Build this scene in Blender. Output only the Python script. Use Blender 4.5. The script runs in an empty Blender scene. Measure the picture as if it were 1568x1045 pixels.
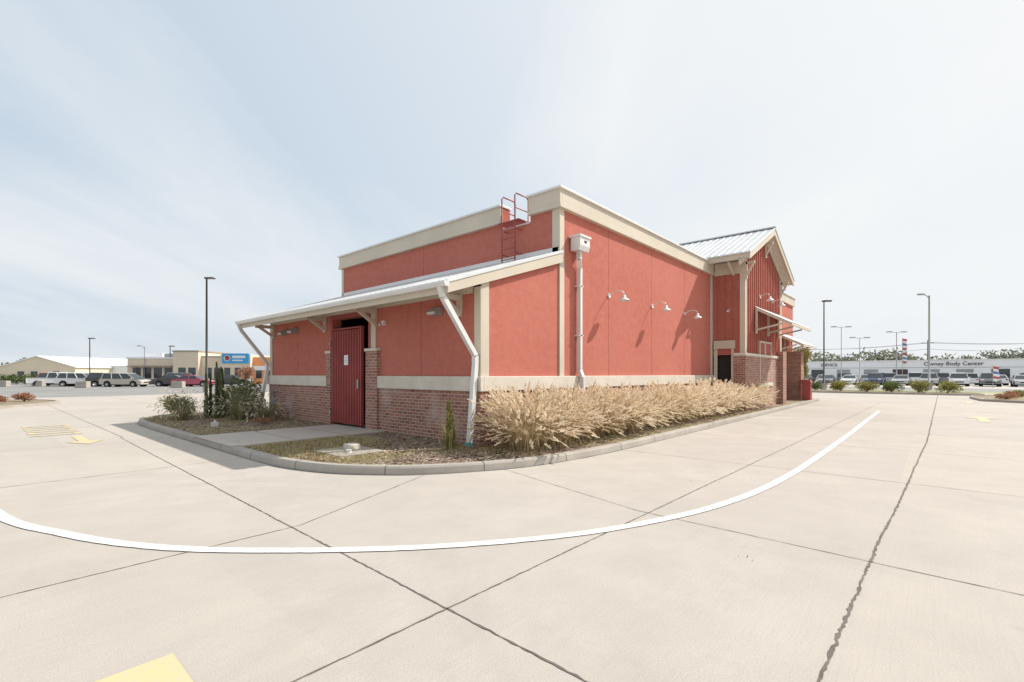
import bpy, math, random
from mathutils import Vector, noise
random.seed(7)
R=random.random
def U(a,b): return a+(b-a)*random.random()
scene=bpy.context.scene
A=math.radians(41.5); CA,SA=math.cos(A),math.sin(A)
H=1.6
# site frame: distances measured from a survey point in the drive lane (south-west of the building)
OX,OY=-7.054,-7.119
def S(lat,dep): return (OX+dep*CA+lat*SA, OY+dep*SA-lat*CA)

# ------------------------------------------------------------------ materials
def newmat(name):
    m=bpy.data.materials.new(name); m.use_nodes=True
    nt=m.node_tree; b=nt.nodes['Principled BSDF']
    return m,nt,b
def N(nt,t,**k):
    n=nt.nodes.new(t)
    for a,v in k.items(): setattr(n,a,v)
    return n
def L(nt,a,b): nt.links.new(a,b)
def c4(c): return (c[0],c[1],c[2],1)
def mixc(nt,fac,a,b,mode='MIX'):
    n=N(nt,'ShaderNodeMix',data_type='RGBA',blend_type=mode)
    for idx,v in ((0,fac),(6,a),(7,b)):
        if isinstance(v,bpy.types.NodeSocket): L(nt,v,n.inputs[idx])
        elif idx==0: n.inputs[0].default_value=v
        else: n.inputs[idx].default_value=c4(v)
    return n.outputs[2]
def ramp(nt,src,stops):
    n=N(nt,'ShaderNodeValToRGB')
    e=n.color_ramp.elements
    while len(e)<len(stops): e.new(0.5)
    for i,(p,c) in enumerate(stops):
        e[i].position=p; e[i].color=c4(c) if not isinstance(c,(int,float)) else (c,c,c,1)
    L(nt,src,n.inputs[0]); return n.outputs[0]
def coords(nt,kind='Object'):
    return N(nt,'ShaderNodeTexCoord').outputs[kind]
def noisen(nt,vec,scale,detail=4,rough=.55,dist=0):
    n=N(nt,'ShaderNodeTexNoise'); n.inputs['Scale'].default_value=scale
    n.inputs['Detail'].default_value=detail; n.inputs['Roughness'].default_value=rough
    n.inputs['Distortion'].default_value=dist
    if vec is not None: L(nt,vec,n.inputs['Vector'])
    return n.outputs['Fac']
def bump(nt,h,b,st=.3,d=.01):
    n=N(nt,'ShaderNodeBump'); n.inputs['Strength'].default_value=st; n.inputs['Distance'].default_value=d
    L(nt,h,n.inputs['Height']); L(nt,n.outputs[0],b.inputs['Normal'])
def painted(name,col,rough=.6,var=.12,scale=1.2,metal=0,fine=None,bst=0,spec=.4):
    m,nt,b=newmat(name); v=coords(nt)
    f=noisen(nt,v,scale,5,.6)
    dark=tuple(x*(1-var) for x in col); light=tuple(min(1,x*(1+var)) for x in col)
    cc=ramp(nt,f,[(.3,dark),(.7,light)])
    L(nt,cc,b.inputs['Base Color']); b.inputs['Roughness'].default_value=rough
    b.inputs['Metallic'].default_value=metal; b.inputs['Specular IOR Level'].default_value=spec
    if bst: bump(nt,noisen(nt,v,fine or 60,3,.6),b,bst,.01)
    return m
M={}
def stucco(name,k=1.0,bst=.5):
    m,nt,b=newmat(name); v=coords(nt)
    f1=noisen(nt,v,.35,4,.6); f2=noisen(nt,v,5,5,.7); f3=noisen(nt,v,30,4,.7)
    q=lambda c:tuple(x*k for x in c)
    a=ramp(nt,f1,[(.3,q((.47,.145,.108))),(.7,q((.54,.185,.140)))])
    a=mixc(nt,ramp(nt,f2,[(.42,0.0),(.72,.5)]),a,q((.60,.235,.18)))
    a=mixc(nt,ramp(nt,f3,[(.32,.5),(.52,0.0)]),a,q((.38,.10,.075)))
    L(nt,a,b.inputs['Base Color']); b.inputs['Roughness'].default_value=.92; b.inputs['Specular IOR Level'].default_value=.15
    bump(nt,noisen(nt,v,38,5,.75),b,bst,.018)
    return m
M['stucco']=stucco('red_stucco'); M['boards']=stucco('red_boards',.84,.1)
def brick():
    m,nt,b=newmat('brick'); uv=coords(nt,'UV')
    t=N(nt,'ShaderNodeTexBrick'); L(nt,uv,t.inputs['Vector'])
    t.inputs['Color1'].default_value=(.38,.17,.12,1); t.inputs['Color2'].default_value=(.20,.075,.055,1)
    t.inputs['Mortar'].default_value=(.54,.48,.41,1)
    t.inputs['Scale'].default_value=1; t.inputs['Brick Width'].default_value=.215; t.inputs['Row Height'].default_value=.077
    t.inputs['Mortar Size'].default_value=.0075; t.inputs['Mortar Smooth'].default_value=.2; t.inputs['Bias'].default_value=-.1
    v=coords(nt)
    f=noisen(nt,v,1.1,5,.65); c=mixc(nt,ramp(nt,f,[(.52,0.0),(.72,.6)]),t.outputs['Color'],(.55,.47,.42))
    f2=noisen(nt,v,12,3,.6); c=mixc(nt,ramp(nt,f2,[(.4,0.0),(.7,.4)]),c,(.38,.18,.13))
    L(nt,c,b.inputs['Base Color']); b.inputs['Roughness'].default_value=.9
    inv=N(nt,'ShaderNodeMath',operation='SUBTRACT'); inv.inputs[0].default_value=1; L(nt,t.outputs['Fac'],inv.inputs[1])
    bump(nt,inv.outputs[0],b,.6,.008)
    return m
M['brick']=brick()
M['tan']=painted('tan_trim',(.60,.53,.43),.75,.07,.8,bst=.15,fine=50)
M['ledge']=painted('stone_ledge',(.66,.60,.51),.8,.10,2.5,bst=.2)
M['white']=painted('white_metal',(.72,.71,.69),.4,.05,1.5,metal=.1)
M['galv']=painted('roof_metal',(.66,.67,.67),.42,.10,.9,metal=.3)
M['awn']=painted('shaded_awning_metal',(.36,.36,.36),.5,.15,.9,metal=.4)  # galvanised awning sheet, its shade painted in as a darker base colour
M['redtrim']=painted('red_metal',(.34,.075,.065),.5,.12,2)
M['gate']=painted('red_gate_paint',(.31,.060,.052),.55,.16,1.5)
M['dredtrim']=painted('red_joint',(.33,.09,.075),.9,.1,2)
M['dark']=painted('dark_interior',(.03,.028,.026),.9,.2,2)
M['dmetal']=painted('dark_bronze',(.06,.055,.05),.5,.1,2)
M['steel']=painted('steel',(.42,.42,.41),.4,.1,2,metal=.5)
M['grey']=painted('grey_box',(.34,.34,.33),.6,.08,2)
M['teal']=painted('drain_boot',(.16,.40,.36),.6,.1,2)
M['paper']=painted('paper',(.8,.8,.78),.8,.02,2)
M['rubber']=painted('rubber',(.025,.025,.025),.85,.1,4)
M['glass']=painted('dark_glass',(.035,.045,.05),.08,.1,1,spec=.8)
def roadpaint(name,col):
    m,nt,b=newmat(name); v=coords(nt)
    f=noisen(nt,v,35,5,.75); g=noisen(nt,v,2.0,3,.6)
    s=N(nt,'ShaderNodeMath',operation='ADD'); L(nt,f,s.inputs[0])
    s2=N(nt,'ShaderNodeMath',operation='MULTIPLY'); L(nt,g,s2.inputs[0]); s2.inputs[1].default_value=.35; L(nt,s2.outputs[0],s.inputs[1])
    c=mixc(nt,ramp(nt,s.outputs[0],[(.66,0.0),(.82,.7)]),col,(.50,.45,.39))
    L(nt,c,b.inputs['Base Color']); b.inputs['Roughness'].default_value=.75
    return m
M['paintW']=roadpaint('white_road_paint',(.78,.77,.75))
M['paintY']=roadpaint('yellow_road_paint',(.64,.50,.27))
def concrete(name,base,panel=True,amp=1):
    m,nt,b=newmat(name); v=coords(nt)
    f1=noisen(nt,v,.22,5,.6); f2=noisen(nt,v,1.8,6,.7); f3=noisen(nt,v,90,3,.7)
    k=lambda s: tuple(x*s for x in base)
    a=ramp(nt,f1,[(.3,k(1-.09*amp)),(.7,k(1+.07*amp))])
    a=mixc(nt,ramp(nt,f2,[(.38,.38*amp),(.6,0.0)]),a,k(.83))
    a=mixc(nt,ramp(nt,f3,[(.3,.40),(.52,0.0)]),a,k(.58))
    a=mixc(nt,ramp(nt,f3,[(.55,0.0),(.72,.3)]),a,k(1.25))
    if panel:
        mp=N(nt,'ShaderNodeVectorMath',operation='MULTIPLY_ADD'); L(nt,v,mp.inputs[0])
        mp.inputs[1].default_value=(1/3.82,1/4.62,0); mp.inputs[2].default_value=(.49,.46,0)
        fl=N(nt,'ShaderNodeVectorMath',operation='FLOOR'); L(nt,mp.outputs[0],fl.inputs[0])
        wn=N(nt,'ShaderNodeTexWhiteNoise'); L(nt,fl.outputs[0],wn.inputs['Vector'])
        a=mixc(nt,1.0,a,ramp(nt,wn.outputs['Value'],[(0,(.965,.965,.97)),(1,(1.03,1.02,1.0))]),'MULTIPLY')
        f4=noisen(nt,v,.55,6,.75,.8); a=mixc(nt,ramp(nt,f4,[(.54,0.0),(.72,.36)]),a,k(.70))
        f6=noisen(nt,v,3.1,3,.6,.3); a=mixc(nt,ramp(nt,f6,[(.70,0.0),(.78,.35)]),a,k(.66))
        mb_=N(nt,'ShaderNodeMapping'); mb_.inputs['Scale'].default_value=(2,70,1); L(nt,v,mb_.inputs[0])
        f5=noisen(nt,mb_.outputs[0],1.0,3,.6); a=mixc(nt,ramp(nt,f5,[(.35,.20),(.55,0.0)]),a,k(.75))
    L(nt,a,b.inputs['Base Color']); b.inputs['Roughness'].default_value=.88; b.inputs['Specular IOR Level'].default_value=.2
    bump(nt,f3,b,.35,.006)
    return m
M['concrete']=concrete('concrete_paving',(.505,.458,.405))
M['kerb']=concrete('concrete_kerb',(.43,.39,.34),False,1.6)
M['walk']=concrete('concrete_walk',(.53,.485,.43),False,1)
def asphalt():
    m,nt,b=newmat('asphalt'); v=coords(nt)
    f=noisen(nt,v,.15,5,.6); g=noisen(nt,v,40,3,.6)
    a=ramp(nt,f,[(.3,(.24,.23,.22)),(.7,(.33,.32,.30))]); a=mixc(nt,ramp(nt,g,[(.4,.4),(.6,0.0)]),a,(.17,.17,.16))
    L(nt,a,b.inputs['Base Color']); b.inputs['Roughness'].default_value=.9; return m
M['asphalt']=asphalt()
M['joint']=painted('joint_sealant',(.15,.13,.11),.9,.35,6)
def soil():
    m,nt,b=newmat('mulch_and_dry_grass'); v=coords(nt)
    f=noisen(nt,v,.9,4,.6,.4); g=noisen(nt,v,26,5,.75); h=noisen(nt,v,7,4,.7)
    mul=ramp(nt,g,[(.3,(.13,.085,.065)),(.5,(.28,.20,.155)),(.7,(.48,.38,.30))])
    gr=ramp(nt,g,[(.3,(.17,.155,.07)),(.5,(.34,.30,.16)),(.72,(.50,.43,.27))])
    a=mixc(nt,ramp(nt,f,[(.45,0.0),(.56,1.0)]),mul,gr)
    a=mixc(nt,ramp(nt,h,[(.6,0.0),(.75,.6)]),a,(.40,.33,.27))
    L(nt,a,b.inputs['Base Color']); b.inputs['Roughness'].default_value=1
    bump(nt,g,b,1,.04); return m
M['soil']=soil()
def leafy(name,cols,trans=.3):
    m,nt,b=newmat(name)
    gi=N(nt,'ShaderNodeNewGeometry')
    st=[(i/(len(cols)-1),c) for i,c in enumerate(cols)]
    a=ramp(nt,gi.outputs['Random Per Island'],st)
    L(nt,a,b.inputs['Base Color']); b.inputs['Roughness'].default_value=.8; b.inputs['Specular IOR Level'].default_value=.15
    if trans>0:
        t=N(nt,'ShaderNodeBsdfTranslucent'); L(nt,a,t.inputs[0])
        mx=N(nt,'ShaderNodeMixShader'); mx.inputs[0].default_value=trans
        L(nt,b.outputs[0],mx.inputs[1]); L(nt,t.outputs[0],mx.inputs[2])
        L(nt,mx.outputs[0],nt.nodes['Material Output'].inputs['Surface'])
    return m
M['blade']=leafy('dry_blades',[(.32,.27,.12),(.54,.42,.23),(.70,.56,.35),(.78,.65,.45)],.4)
M['plume']=leafy('seed_plumes',[(.72,.59,.42),(.84,.73,.56),(.90,.82,.68)],.45)
M['leafG']=leafy('green_leaves',[(.06,.10,.03),(.11,.16,.05),(.20,.23,.09)])
M['leafS']=leafy('sage_leaves',[(.13,.15,.08),(.23,.25,.14),(.38,.37,.24)])
M['leafY']=leafy('yellowing_leaves',[(.17,.19,.05),(.30,.29,.09),(.46,.38,.14)])
M['leafO']=leafy('orange_leaves',[(.28,.12,.07),(.42,.21,.13),(.5,.32,.20)])
M['leafFar']=leafy('distant_foliage',[(.16,.19,.13),(.24,.26,.18),(.34,.32,.24)])
M['chip']=leafy('mulch_chips',[(.13,.08,.06),(.30,.21,.15),(.50,.41,.33)],0.0)
M['bark']=painted('bark',(.14,.10,.07),.9,.3,8)
M['grassfar']=painted('verge_grass',(.32,.32,.17),1,.3,.6)
M['field']=painted('ground_far',(.36,.35,.29),1,.2,.02)

# ------------------------------------------------------------------ mesh builder
class MB:
    def __init__(s): s.v=[];s.f=[];s.m=[];s.ml=[];s.sm=[]
    def mi(s,k):
        if k not in s.ml: s.ml.append(k)
        return s.ml.index(k)
    def poly(s,pts,k,smooth=False):
        i=len(s.v); s.v.extend([tuple(p) for p in pts]); s.f.append(tuple(range(i,i+len(pts)))); s.m.append(s.mi(k)); s.sm.append(smooth)
    def raw(s,pts,faces,k,smooth=False):
        i=len(s.v); s.v.extend([tuple(p) for p in pts]); q=s.mi(k)
        for f in faces: s.f.append(tuple(a+i for a in f)); s.m.append(q); s.sm.append(smooth)
    def box(s,x0,x1,y0,y1,z0,z1,k):
        P=[(x0,y0,z0),(x1,y0,z0),(x1,y1,z0),(x0,y1,z0),(x0,y0,z1),(x1,y0,z1),(x1,y1,z1),(x0,y1,z1)]
        s.raw(P,[(0,3,2,1),(4,5,6,7),(0,1,5,4),(1,2,6,5),(2,3,7,6),(3,0,4,7)],k)
    def prism(s,pts,vec,k,smooth=False):
        n=len(pts); a=[Vector(p) for p in pts]; b=[p+Vector(vec) for p in a]
        nrm=Vector((0,0,0))
        for i in range(n): nrm+=a[i].cross(a[(i+1)%n])
        if nrm.dot(Vector(vec))>0: a,b=b,a
        F=[tuple(range(n)),tuple(range(2*n-1,n-1,-1))]
        for i in range(n):
            j=(i+1)%n; F.append((i,i+n,j+n,j))
        s.raw(list(a)+list(b),F,k,smooth)
    def tube(s,pts,r,k,n=8,cap=True):
        pts=[Vector(p) for p in pts]; rs=r if isinstance(r,(list,tuple)) else [r]*len(pts)
        V=[];F=[]
        for i,p in enumerate(pts):
            if i==0: d=pts[1]-p
            elif i==len(pts)-1: d=p-pts[i-1]
            else: d=(pts[i+1]-p).normalized()+(p-pts[i-1]).normalized()
            d.normalize(); up=Vector((0,0,1)) if abs(d.z)<.9 else Vector((1,0,0))
            a=d.cross(up).normalized(); b=d.cross(a)
            for j in range(n):
                t=2*math.pi*j/n; V.append(p+(a*math.cos(t)+b*math.sin(t))*rs[i])
        for i in range(len(pts)-1):
            for j in range(n):
                q=(j+1)%n; F.append((i*n+j,i*n+q,(i+1)*n+q,(i+1)*n+j))
        if cap: F.append(tuple(range(n))); F.append(tuple(range((len(pts)-1)*n,len(pts)*n))[::-1])
        s.raw(V,F,k,n>4)
    def strut(s,p,q,w,h,k):
        p=Vector(p);q=Vector(q);d=(q-p).normalized();up=Vector((0,0,1)) if abs(d.z)<.95 else Vector((1,0,0))
        a=d.cross(up).normalized()*w/2; b=a.cross(d).normalized()*h/2
        P=[p-a-b,p+a-b,p+a+b,p-a+b,q-a-b,q+a-b,q+a+b,q-a+b]
        s.raw(P,[(0,3,2,1),(4,5,6,7),(0,1,5,4),(1,2,6,5),(2,3,7,6),(3,0,4,7)],k)
    def obj(s,name,parent=None,bevel=0,loc=None,rot=0):
        me=bpy.data.meshes.new(name); me.from_pydata(s.v,[],s.f); me.update()
        for k in s.ml: me.materials.append(M[k])
        me.polygons.foreach_set('material_index',s.m); me.polygons.foreach_set('use_smooth',s.sm)
        uv=me.uv_layers.new(name='UVMap')
        if len(s.f)<5000:
            for p in me.polygons:
                n=p.normal; ax=0 if abs(n.x)>=abs(n.y) and abs(n.x)>=abs(n.z) else (1 if abs(n.y)>=abs(n.z) else 2)
                for li in p.loop_indices:
                    c=me.vertices[me.loops[li].vertex_index].co
                    uv.data[li].uv=(c.y,c.z) if ax==0 else ((c.x,c.z) if ax==1 else (c.x,c.y))
        o=bpy.data.objects.new(name,me); scene.collection.objects.link(o)
        if loc: o.location=loc
        o.rotation_euler.z=rot
        if parent: o.parent=parent
        if bevel:
            b=o.modifiers.new('bevel','BEVEL'); b.width=bevel; b.segments=2; b.limit_method='ANGLE'
        return o
def empty(name,loc=(0,0,0)):
    e=bpy.data.objects.new(name,None); e.empty_display_size=.5; scene.collection.objects.link(e); e.location=loc; return e

# ------------------------------------------------------------------ ground
g=MB(); s=1600
g.poly([(-s,-s,-.02),(s,-s,-.02),(s,s,-.02),(-s,s,-.02)],'field'); g.obj('ground')
g=MB(); g.poly([(-70,-60,0),(48,-60,0),(48,38,0),(-70,38,0)],'concrete'); g.obj('concrete_parking_lot')
g=MB(); g.poly([(-260,38.0,-.004),(48,38.0,-.004),(48,130,-.004),(-260,130,-.004)],'asphalt'); g.obj('asphalt_parking_lot')
g=MB(); g.poly([(54,-200,-.008),(66,-200,-.008),(66,200,-.008),(54,200,-.008)],'asphalt')
g.obj('road')
g=MB(); g.poly([(66.2,-160,-.004),(124,-160,-.004),(124,130,-.004),(66.2,130,-.004)],'walk'); g.obj('dealership_lot')
g=MB(); g.poly([(48.2,-200,-.004),(53.8,-200,-.004),(53.8,200,-.004),(48.2,200,-.004)],'grassfar'); g.obj('grass_verge')

def smoothpts(pts,n=8):
    out=[]; P=[pts[0]]+list(pts)+[pts[-1]]
    for i in range(1,len(P)-2):
        p0,p1,p2,p3=[Vector(p) for p in P[i-1:i+3]]
        for j in range(n):
            t=j/n; out.append(.5*((2*p1)+(p2-p0)*t+(2*p0-5*p1+4*p2-p3)*t*t+(3*p1-p0-3*p2+p3)*t**3))
    out.append(Vector(P[-2])); return out
def ribbon(mb,pts,w,z,k,jit=0):
    pts=[Vector((p[0],p[1])) for p in pts]; V=[];F=[]
    for i,p in enumerate(pts):
        d=(pts[min(i+1,len(pts)-1)]-pts[max(i-1,0)]).normalized(); n=Vector((-d.y,d.x))
        a=w/2*(1+jit*U(-1,1)); b=w/2*(1+jit*U(-1,1)); o=n*(jit*w*.25*U(-1,1))
        V.append((p.x+n.x*a+o.x,p.y+n.y*a+o.y,z)); V.append((p.x-n.x*b+o.x,p.y-n.y*b+o.y,z))
    for i in range(len(pts)-1): F.append((2*i,2*i+1,2*i+3,2*i+2))
    mb.raw(V,F,k)
def dens(a,b,step=.12,wob=.0015,amp=.008):
    a=Vector(a);b=Vector(b);n=max(2,int((b-a).length/step)); d=(b-a).normalized(); nn=Vector((-d.y,d.x))
    return [a.lerp(b,i/n)+nn*(wob*U(-1,1)+amp*noise.noise(Vector((a.x+i*step*.7,a.y,3)))+amp*.35*noise.noise(Vector((a.x+i*step*4.1,a.y,9)))) for i in range(n+1)]
j=MB()
def jl(a,b,w=.018,jit=.6,step=.12,amp=.008): ribbon(j,dens(a,b,step,amp=amp),w,.004,'joint',jit)
jl((-30,-4.42),(26,-4.9),.012,.6,.05)
jl((-5.5,-6.62),(8,-7.0),.019,.75,.035,.016); jl((8,-7.0),(46,-7.4),.028,.4,.2)
jl((-30,-6.2),(-5.5,-6.62),.012)
jl((-30,-2.3),(-4.75,-2.1),.010,.6,.06); jl((-4.75,-2.1),(-2.3,-1.08),.009,.6,.06)
jl((-30,2.5),(-3.62,2.72),.010,.6); jl((-30,7.1),(-3.62,7.2),.010,.6); jl((-30,11.8),(-3.7,11.9),.010,.6,.2)
jl((-30,16.4),(46,16.6),.012,.6,.3); jl((-30,21),(46,21.2),.012,.5,.3); jl((-30,25.6),(46,25.6),.012,.5,.3)
jl((-30,30.2),(46,30.2),.012,.5,.3)
jl((-20,-11.2),(46,-11.6),.018,.5,.2); jl((10,-15.8),(46,-15.9),.018,.5,.2)
jl((-4.60,8.2),(-4.96,-6.6),.013,.7,.05); jl((-4.55,8.2),(-4.5,36),.013,.6,.3)
jl((-1.15,-1.72),(-1.9,-4.5),.008,.6,.06); jl((-1.9,-4.5),(-2.0,-6.75),.009,.6,.06); jl((-2.0,-6.75),(-2.2,-14),.009,.6)
for k in range(12):
    x=2.0+k*3.82; jl((x,-2.25),(x-.1,-30),.010,.5,.2)
for x in (-8.7,-12.5,-16.3,-20.2,-24): jl((x,-12),(x+.1,36),.012,.6,.3)
for x in (-.8,3,6.8,10.6,14.4,18.2,22): jl((x,15),(x,36),.012,.5,.3)
j.obj('pavement_joints')
w=MB()
ribbon(w,smoothpts([(-7.25,8),(-7.15,4),(-6.85,.77),(-6.45,-.62),(-6.08,-1.49),(-5.60,-2.24),(-4.81,-3.13),(-4.07,-3.79),(-3.17,-4.40),(-2.19,-4.84),(-1.07,-5.16),(.47,-5.36),(3.0,-5.44),(8.4,-5.44),(13,-5.40),(18.7,-5.36)],12),.118,.009,'paintW',.05)
w.obj('white_lane_marking')
y=MB()
y.poly([(-7.9,-5.2,.009),(-6.30,-5.2,.009),(-6.30,-3.87,.009),(-7.9,-3.87,.009)],'paintY')
def arrow(x,yy,a,sc):
    c,sn=math.cos(a),math.sin(a); T=lambda p:(x+sc*(p[0]*c-p[1]*sn),yy+sc*(p[0]*sn+p[1]*c),.009)
    y.poly([T(p) for p in [(-1,-.1),(.3,-.1),(.3,.1),(-1,.1)]],'paintY'); y.poly([T(p) for p in [(.3,-.35),(1,0),(.3,.35)]],'paintY')
arrow(-5.3,8.3,-math.pi/2,1.0); arrow(16.5,-8.4,0,1.3); arrow(30,-8.6,0,1.3)
for i in range(6):
    yy=10.0+i*.62
    y.poly([(-6.1,yy,.009),(-5.1,yy,.009),(-5.1,yy+.12,.009),(-6.1,yy+.12,.009)],'paintY')
    y.poly([(-6.1 if i%2 else -5.25,yy+.12,.009),(-5.95 if i%2 else -5.1,yy+.12,.009),(-5.95 if i%2 else -5.1,yy+.45,.009),(-6.1 if i%2 else -5.25,yy+.45,.009)],'paintY')
y.obj('yellow_lane_marking')

# kerbed island
outline=[(26.5,-2.0),(20,-2.05),(10,-2.15),(5.5,-2.18),(2,-2.2),(-.1,-2.02),(-1.28,-1.66),(-2.3,-1.06),(-2.82,-.52),(-3.28,.24),(-3.55,1.3),(-3.62,2.8),(-3.62,5.5),(-3.64,8),(-3.6,11.4),(-3.3,12.8),(-2.4,13.9),(-1,14.4),(1,14.5),(12,14.5),(27,14.5)]
op=smoothpts(outline,6)
def kerb_loop(name,pts,wd=.16,h=.135,k='kerb',close=False):
    mb=MB(); V=[];F=[];n=len(pts)
    for i,p in enumerate(pts):
        if close: d=(pts[(i+1)%n]-pts[i-1])
        else: d=(pts[min(i+1,n-1)]-pts[max(i-1,0)])
        d.normalize(); nn=Vector((d.y,-d.x))
        q=lambda o,z:(p.x+nn.x*o,p.y+nn.y*o,z)
        V+= [q(-.0,-.01),q(.015,h-.03),q(.035,h),q(wd,h),q(wd,h-.06)]
    m=n if close else n-1
    for i in range(m):
        a=i*5;b=((i+1)%n)*5
        for t in range(4): F.append((a+t,b+t,b+t+1,a+t+1))
    mb.raw(V,F,k); return mb
kb=kerb_loop('k',op)
acc=0
for i in range(1,len(op)):
    acc+=(op[i]-op[i-1]).length
    if acc>1.55:
        acc=0; p=op[i]; d=(op[i]-op[i-1]).normalized(); nn=Vector((d.y,-d.x))
        for (o0,z0,o1,z1) in ((-.003,0,.012,.107),(.012,.107,.034,.139),(.034,.139,.162,.139)):
            e=d*.006
            kb.poly([(p.x+nn.x*o0-e.x,p.y+nn.y*o0-e.y,z0),(p.x+nn.x*o0+e.x,p.y+nn.y*o0+e.y,z0),(p.x+nn.x*o1+e.x,p.y+nn.y*o1+e.y,z1),(p.x+nn.x*o1-e.x,p.y+nn.y*o1-e.y,z1)],'joint')
kb.obj('kerb')
gu=MB(); ribbon(gu,[p-Vector(((op[min(i+1,len(op)-1)]-op[max(i-1,0)]).normalized().y,-(op[min(i+1,len(op)-1)]-op[max(i-1,0)]).normalized().x))*.008 for i,p in enumerate(op)],.022,.0045,'joint',.5); gu.obj('kerb_joint')
sb=MB(); inner=[]
for i,p in enumerate(op):
    d=(op[min(i+1,len(op)-1)]-op[max(i-1,0)]).normalized(); nn=Vector((d.y,-d.x)); inner.append((p.x+nn.x*.15,p.y+nn.y*.15,.112))
sb.poly(inner[::-1],'soil'); sb.obj('planting_bed')
wk=MB(); wk.box(-3.46,-.05,3.45,5.95,.05,.138,'walk'); 
wk.poly([(-3.62,3.5,.1395),(-3.40,3.5,.1425),(-3.40,5.9,.1425),(-3.62,5.9,.1395)],'walk')
for x in (-2.3,-1.1): wk.box(x,x+.012,3.45,5.95,.138,.1405,'joint')
wk.obj('entrance_walkway')
def inside_bed(x,yv):
    if x<-3.4: return False
    if yv<-1.95: return False
    if x<0 and yv<1.2:
        cx,cy=-.1,1.4
        if x<cx and math.hypot(x-cx,yv-cy)>3.15: return False
    return True
def onwalk(x,yv): return 3.4<yv<6.0
ch=MB(); 
for _ in range(12000):
    x=U(-3.4,.0);yv=U(-2,13) if R()<.8 else U(-2,2)
    if R()<.25: x=U(-1,17); yv=U(-1.95,-.1)
    if not inside_bed(x,yv) or (onwalk(x,yv) and R()<.985 and x<0): continue
    if x>0 and yv>-.1: continue
    z=.116+(.03 if onwalk(x,yv) else 0); a=U(0,6.28);l=U(.015,.05);ww=U(.006,.018)
    dx,dy=math.cos(a)*l,math.sin(a)*l; ex,ey=-math.sin(a)*ww,math.cos(a)*ww; zz=U(0,.02)
    ch.poly([(x-dx-ex,yv-dy-ey,z),(x+dx-ex,yv+dy-ey,z+zz),(x+dx+ex,yv+dy+ey,z+zz+.004),(x-dx+ex,yv-dy+ey,z+.004)],'chip')
ch.obj('bark_mulch')
lg=MB()
for _ in range(30000):
    x=U(-3.4,-.1);yv=U(-1.9,3.4) if R()<.7 else U(6,13)
    if not inside_bed(x,yv): continue
    nz=noise.noise(Vector((x*.7,yv*.7,1.3)))+(.25 if (x<-1.2 and yv>0) else -.1)
    if nz<U(-.15,.35): continue
    a=U(0,6.28);h=U(.03,.09);ww=.004;l=U(.0,.05)
    lg.poly([(x-ww*math.sin(a),yv+ww*math.cos(a),.11),(x+ww*math.sin(a),yv-ww*math.cos(a),.11),(x+l*math.cos(a),yv+l*math.sin(a),.11+h)],'blade' if R()<.6 else 'leafY')
lg.obj('dry_lawn_grass')
db=MB()
for (x,yv,n,sp) in ((-5.45,-5.7,6,.02),(-2.6,-5.9,3,.06),(0,-4.2,8,1.6),(6,-4,10,2.5),(-5.6,2,10,2.5)):
    for _ in range(n):
        a=U(0,6.28);px,py=x+U(-sp,sp),yv+U(-sp,sp);l=U(.006,.013)
        db.poly([(px-l,py,.004),(px,py-l*.5,.012),(px+l,py+.003,.016),(px+.002,py+l*.6,.008)],'chip')
db.obj('fallen_leaves')

# ------------------------------------------------------------------ main building
B=empty('restaurant_building')
CX=2.8; WX=13.9; BW=10.7; ZT=5.80
st=MB()
ZF=3.44
st.box(0,.25,0,4.25,.1,ZF,'stucco'); st.box(0,.25,6.15,10.6,.1,ZF,'stucco'); st.box(0,.25,4.25,6.15,3.2,ZF,'stucco')
st.prism([(.25,.0,.1),(CX,.0,.1),(CX,.0,4.52),(.25,.0,3.64)],(0,.25,0),'stucco')
st.prism([(.25,10.35,.1),(CX,10.35,.1),(CX,10.35,4.52),(.25,10.35,3.64)],(0,.25,0),'stucco')
st.box(CX,CX+.3,0,.94,.1,ZT+.45,'stucco'); st.box(CX,CX+.3,.94,1.94,.1,5.62,'stucco'); st.box(CX,CX+.3,1.94,BW,.1,ZT+.45,'stucco')
st.box(CX+.3,WX,0,.3,.1,ZT+.45,'stucco'); st.box(CX+.3,27,BW-.3,BW,.1,ZT+.45,'stucco'); st.box(WX,20,.0,.3,.1,ZT+.45,'stucco')
st.box(20,27,-.5,-.2,.1,ZT+.45,'stucco'); st.box(26.7,27,-.2,BW-.3,.1,ZT+.45,'stucco')
st.box(CX+.3,26.7,.3,BW-.3,4.9,5.1,'galv')
st.obj('stucco_walls',B)
bs=MB()
ZL0,ZL1=1.23,1.55; pb=.05
bs.box(-pb,0,-pb,3.72,.1,ZL0,'brick'); bs.box(-pb,0,6.40,10.65,.1,ZL0,'brick')
bs.box(0,WX,-pb,0,.1,ZL0,'brick'); bs.box(0,CX,10.6,10.65,.1,ZL0,'brick')
bs.box(-.11,0,3.72,4.25,.1,2.2,'brick'); bs.box(-.11,0,6.15,6.40,.1,2.2,'brick')
bs.box(-pb-.012,-pb,-pb-.012,3.70,ZL0-.14,ZL0-.06,'brick'); bs.box(-pb,WX,-pb-.012,-pb,ZL0-.14,ZL0-.06,'brick')
bs.box(13.84,20.06,-1.36,-1.3,.1,2.35,'brick'); bs.box(13.84,13.9,-1.3,-.9,.1,2.35,'brick')
bs.box(20.06,27.05,-.56,-.5,.1,2.35,'brick')
bs.box(19.2,19.9,-1.6,-1.36,.1,2.7,'brick'); bs.box(24.5,25.3,-1.4,-.56,.1,2.9,'brick')
bs.obj('brick_base',B)
ld=MB()
ld.box(-.10,0,-.10,3.72,ZL0+.002,ZL1,'ledge'); ld.box(-.10,0,6.40,10.70,ZL0+.002,ZL1,'ledge')
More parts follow.
